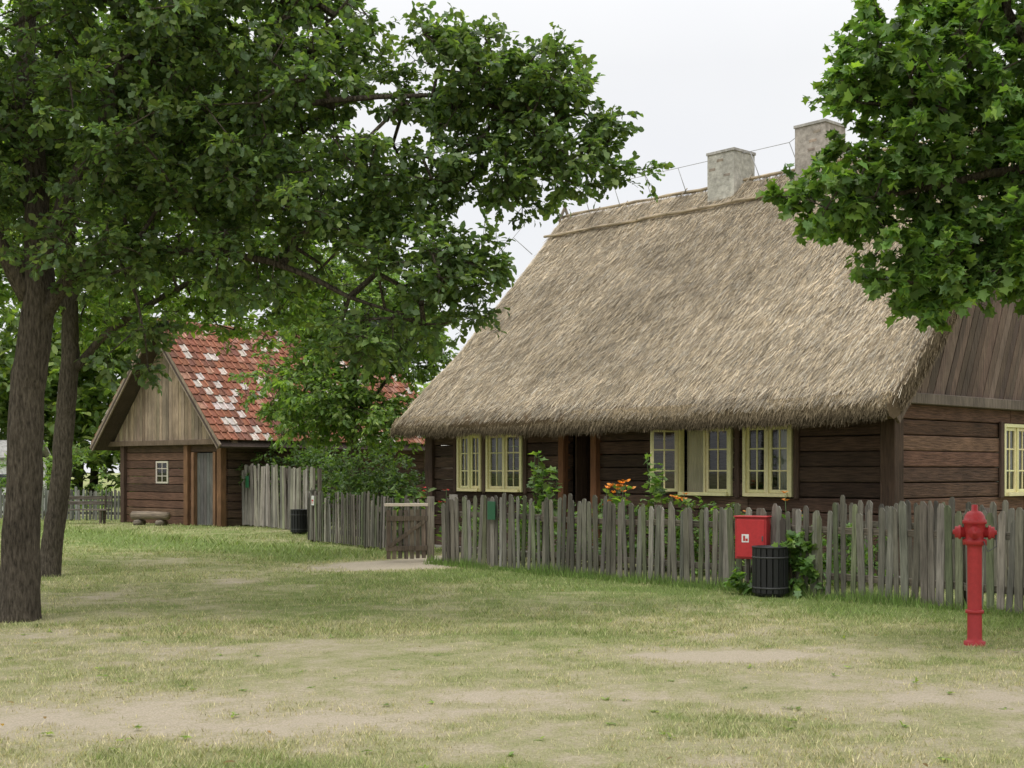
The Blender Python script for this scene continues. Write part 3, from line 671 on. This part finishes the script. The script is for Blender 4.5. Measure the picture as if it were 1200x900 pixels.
# ------------------------------------------------------------ hydrant
Hy=empty('fire_hydrant',(4.46,12.34,0),math.radians(-20)); RED=(.44,.035,.038)
mb=MB(); mb.lathe([(.10,-.1),(.10,.03),(.075,.035),(.068,.06),(.066,.5),(.068,.93),(.072,.96),(.11,.965),(.11,.985),(.112,.99),(.112,1.01),(.085,1.02),(.09,1.05),(.098,1.10),(.098,1.16),(.112,1.165),(.112,1.195),(.10,1.20),(.09,1.24),(.066,1.275),(.03,1.29),(.028,1.345),(.0,1.348)],(0,0,0),RED,n=32)
mb.lathe([(.085,.0),(.085,.03),(.07,.035)],(0,0,.30),RED,n=24)
for sg in (-1,1):
    M=Matrix.Rotation(sg*math.pi/2,3,'Y')
    mb.lathe([(.05,.05),(.05,.12),(.068,.122),(.068,.145),(.055,.15),(.055,.18),(.025,.182),(.022,.20)],(0,0,1.08),RED,n=20,M=M)
M=Matrix.Rotation(math.pi/2,3,'X'); mb.lathe([(.045,.05),(.045,.115),(.06,.117),(.06,.145),(.02,.15),(.018,.165)],(0,0,1.08),RED,n=20,M=M)
for i in range(8):
    a=i*math.pi/4; mb.lathe([(.011,0),(.011,.055)],(.098*math.cos(a),.098*math.sin(a),.955),(.35,.05,.05),n=6); mb.lathe([(.010,0),(.010,.045)],(.10*math.cos(a+.3),.10*math.sin(a+.3),1.16),(.35,.05,.05),n=6)
mb.build('hydrant_body',M_paint,Hy)
mb=MB(); pts=[(.19,0,1.07),(.2,-.02,.95),(.12,-.07,.9),(.08,-.09,1.0)]; mb.tube(pts,.006,(.1,.1,.1),n=5); mb.build('cap_chain',M_metal,Hy)

# ------------------------------------------------------------ bins
def bin_(x,y,h=.66,r=.225):
    B=empty('litter_bin',(x,y,0),.3); mb=MB()
    for i in range(18):
        a=2*math.pi*i/18; mb.box((r*math.cos(a),r*math.sin(a),h/2+.03),(.02,.066,h-.06),jit((.016,.016,.017),.25),Matrix.Rotation(a,3,'Z'))
    mb.build('slats',M_metal,B,bevel=.004); mb=MB()
    mb.lathe([(r-.03,.02),(r-.02,.05),(r-.02,h-.01),(r+.014,h-.01),(r+.018,h+.015),(r-.03,h+.015),(r-.035,h-.02),(r-.04,.1),(0,.1)],(0,0,0),(.022,.022,.023),n=28)
    for z in (.12,h-.14): mb.lathe([(r+.011,z),(r+.017,z+.002),(r+.017,z+.022),(r+.011,z+.024)],(0,0,0),(.05,.05,.05),n=28)
    mb.build('liner',M_metal,B)
bin_(3.42,16.95); bin_(-5.63,33.9,.64)
fa=math.atan2(-.755,.656)
Cb=empty('hydrant_cabinet',(3.29,17.42,.46),fa+.35); mb=MB()
mb.box((0,-.04,.30),(.44,.19,.56),RED); mb.box((0,-.142,.30),(.39,.012,.51),(.52,.035,.04)); mb.box((0,-.045,.592),(.47,.22,.022),RED)
mb.box((.17,-.152,.30),(.02,.015,.07),(.1,.1,.1)); mb.build('cabinet_box',M_paint,Cb,bevel=.006)
mb=MB(); mb.box((-.07,-.1495,.30),(.10,.003,.11),(.8,.8,.8)); mb.box((-.085,-.152,.30),(.028,.003,.07),(.5,.03,.03)); mb.box((-.05,-.152,.28),(.03,.003,.035),(.5,.03,.03)); mb.build('pictogram',M_paint,Cb)
mb=MB(); mb.box((-.1,.06,-.15),(.04,.04,.7),(.1,.08,.07)); mb.box((.1,.06,-.15),(.04,.04,.7),(.1,.08,.07)); mb.build('legs',M_metal,Cb)
def sign(name,x,y,z,w,h,c,ang,c2=None):
    E=empty(name,(x,y,z),ang); mb=MB(); mb.box((0,0,0),(w,.015,h),c)
    if c2: mb.box((0,-.0095,0),(w*.7,.003,h*.2),c2); mb.box((0,-.0095,-h*.25),(w*.6,.003,h*.08),c2)
    mb.build('sign_board',M_paint,E,bevel=.003)
sign('green_sign',-.35,21.70,1.0,.2,.31,(.02,.11,.05),fa)
sign('white_notice',-4.66,29.95,.98,.14,.22,(.7,.7,.68),math.atan2(-4.9,2.98),(.5,.04,.04))
sign('green_notice',-7.95,38.4,1.35,.25,.35,(.03,.16,.07),math.atan2(-5.4,3.6))
Bn=empty('wooden_bench',(-13.6,40.4,0),-.1); mb=MB()
for i in range(3): mb.box((0,-.14+i*.13,.45),(1.8,.12,.04),jit((.12,.1,.08)))
for x in (-.7,.7):
    mb.box((x,-.14,.215),(.07,.07,.43),(.1,.08,.06)); mb.box((x,.14,.215),(.07,.07,.43),(.1,.08,.06)); mb.box((x,.2,.65),(.05,.04,.5),(.1,.08,.06))
for z in (.66,.82): mb.box((0,.235,z),(1.8,.025,.11),jit((.12,.1,.08)))
mb.build('bench',M_woodH,Bn,bevel=.005)
Lg=empty('log_bench',(-11.1,39.3,0),-.35); mb=MB(); mb.tube([(-.65,0,.3),(.0,.01,.31),(.65,0,.3)],[.13,.125,.12],(.24,.19,.14),n=12); mb.tube([(-.4,-.2,.08),(-.4,.2,.08)],.1,(.2,.17,.13),n=9); mb.tube([(.4,-.2,.08),(.4,.2,.08)],.1,(.2,.17,.13),n=9); mb.build('log',M_woodH,Lg)

# ------------------------------------------------------------ garden plants
bush('climbing_plant',[(3.75,17.05,.35,.22,.2,.45),(3.95,16.9,.5,.2,.15,.35),(3.3,17.2,.15,.3,.15,.15)],34,.10,(.10,.19,.055),61,MAPLE)
def holly(x,y,h,seed,fc=None):
    r=np.random.default_rng(seed); par=empty('hollyhock',(x,y,0)); mb=MB(); P=[];D=[]
    for k in range(3):
        ox,oy=r.normal(0,.12,2); lx,ly=r.normal(0,.12,2); hh=h*r.uniform(.75,1); mb.tube([(ox,oy,0),(ox+lx*.5,oy+ly*.5,hh*.5),(ox+lx,oy+ly,hh)],[.012,.01,.004],(.08,.13,.04),n=6)
        for i in range(34):
            f=r.uniform(.1,1); a=r.uniform(0,6.28); P.append((ox+lx*f+.03*math.cos(a),oy+ly*f+.03*math.sin(a),hh*f)); D.append((math.cos(a),math.sin(a),.3))
    mb.build('stems',M_leaf,par); P=np.array(P);D=np.array(D); V,C=leafmesh(P,D,np.ones(len(P)),.17,(.11,.19,.06),MAPLE,seed=seed)
    fastmesh('leaves',V,len(MAPLE),M_leaf,C,parent=par)
holly(.5,24.0,2.05,1); holly(2.45,21.0,2.0,2); holly(-2.15,26.2,1.5,5); holly(.75,23.6,1.75,7)
def lilies(x,y,n,seed,fc,h=1.3,name='orange_lilies',sp=.3,fs=.08,nf=2):
    r=np.random.default_rng(seed); par=empty(name,(x,y,0)); P=[];D=[];FP=[];FD=[]; mb=MB()
    for i in range(n):
        ox,oy=r.normal(0,sp,2); hh=h*r.uniform(.72,1); mb.tube([(ox,oy,0),(ox+r.normal(0,.04),oy,hh)],[.008,.005],(.08,.14,.04),n=5)
        for k in range(16): f=r.uniform(.1,.95); a=r.uniform(0,6.28); P.append((ox,oy,hh*f)); D.append((math.cos(a),math.sin(a),.5))
        for q in range(nf):
            a0=r.uniform(0,6.28); c=(ox+.06*math.cos(a0),oy+.06*math.sin(a0),hh+r.uniform(-.12,.03))
            for k in range(6): a=k*1.047; FP.append(c); FD.append((math.cos(a),math.sin(a),.6))
    mb.build('stems',M_leaf,par); P=np.array(P); V,C=leafmesh(P,np.array(D),np.ones(len(P)),.2,(.10,.18,.06),OVAL,seed=seed); fastmesh('leaves',V,6,M_leaf,C,parent=par)
    V,C=leafmesh(np.array(FP),np.array(FD),np.ones(len(FP)),fs,fc,OVAL,seed=seed+1); fastmesh('flowers',V,6,M_petal,C,parent=par)
lilies(1.75,21.2,8,1,(.62,.25,.035),1.58,sp=.15,nf=2,fs=.09); lilies(2.6,20.6,4,2,(.6,.25,.04),1.35)
lilies(-1.6,26.2,4,4,(.5,.05,.04),1.35,'red_roses',.2,.06); lilies(3.9,19.3,3,8,(.6,.25,.04),1.32,sp=.2)
bush('garden_shrub',[(0.2,23.3,.55,.6,.5,.6),(1.4,22.3,.5,.8,.4,.6),(3.1,20.4,.5,.9,.5,.65),(4.8,18.6,.45,.7,.4,.6),(-.5,24.6,.55,.5,.5,.6),(2.2,21.3,.6,.5,.4,.6)],260,.09,(.10,.18,.055),66)

# ------------------------------------------------------------ world, sun, camera
SE,SR=math.radians(62),math.radians(212)
w=bpy.data.worlds.new('World'); sc.world=w; w.use_nodes=True; nt=w.node_tree; nt.nodes.clear(); L=nt.links.new
sky=N(nt,'ShaderNodeTexSky'); sky.sky_type='NISHITA'; sky.sun_disc=False; sky.sun_elevation=SE; sky.sun_rotation=SR
bg=N(nt,'ShaderNodeBackground'); bg.inputs[1].default_value=.1
tc=N(nt,'ShaderNodeTexCoord'); n1=N(nt,'ShaderNodeTexNoise'); n1.inputs['Scale'].default_value=2.2; n1.inputs['Detail'].default_value=6; L(tc.outputs['Generated'],n1.inputs['Vector'])
cr=N(nt,'ShaderNodeValToRGB'); L(n1.outputs[0],cr.inputs[0]); cr.color_ramp.elements[0].position=.3; cr.color_ramp.elements[0].color=(9.1,9.2,9.5,1); cr.color_ramp.elements[1].position=.7; cr.color_ramp.elements[1].color=(10.2,10.2,10.1,1)
sx=N(nt,'ShaderNodeSeparateXYZ'); L(tc.outputs['Generated'],sx.inputs[0]); mr=N(nt,'ShaderNodeMapRange'); mr.inputs['From Min'].default_value=.3; mr.inputs['From Max'].default_value=1; mr.inputs['To Min'].default_value=1.0; mr.inputs['To Max'].default_value=2.1; L(sx.outputs[2],mr.inputs[0])
cb=N(nt,'ShaderNodeCombineXYZ'); [L(mr.outputs[0],cb.inputs[i]) for i in range(3)]
mx=N(nt,'ShaderNodeMix'); mx.data_type='RGBA'; mx.inputs[0].default_value=.93; L(sky.outputs[0],mx.inputs[6]); L(mixmul(nt,cr.outputs[0],cb.outputs[0]),mx.inputs[7]); L(mx.outputs[2],bg.inputs[0])
ow=N(nt,'ShaderNodeOutputWorld'); L(bg.outputs[0],ow.inputs[0])
sl_=bpy.data.lights.new('sun','SUN'); sl_.energy=1.4; sl_.angle=math.radians(14); sl_.color=(1,.98,.93)
so=link(bpy.data.objects.new('sun',sl_)); dv=Vector((math.sin(SR)*math.cos(SE),math.cos(SR)*math.cos(SE),math.sin(SE))); so.rotation_euler=dv.to_track_quat('Z','Y').to_euler(); so.location=(0,0,30)
cam=bpy.data.cameras.new('camera'); cam.sensor_width=36; cam.lens=45; cam.shift_y=.085; cam.clip_end=3000
co_=link(bpy.data.objects.new('camera',cam)); co_.location=(0,0,1.67); co_.rotation_euler=(math.radians(90),0,0); sc.camera=co_
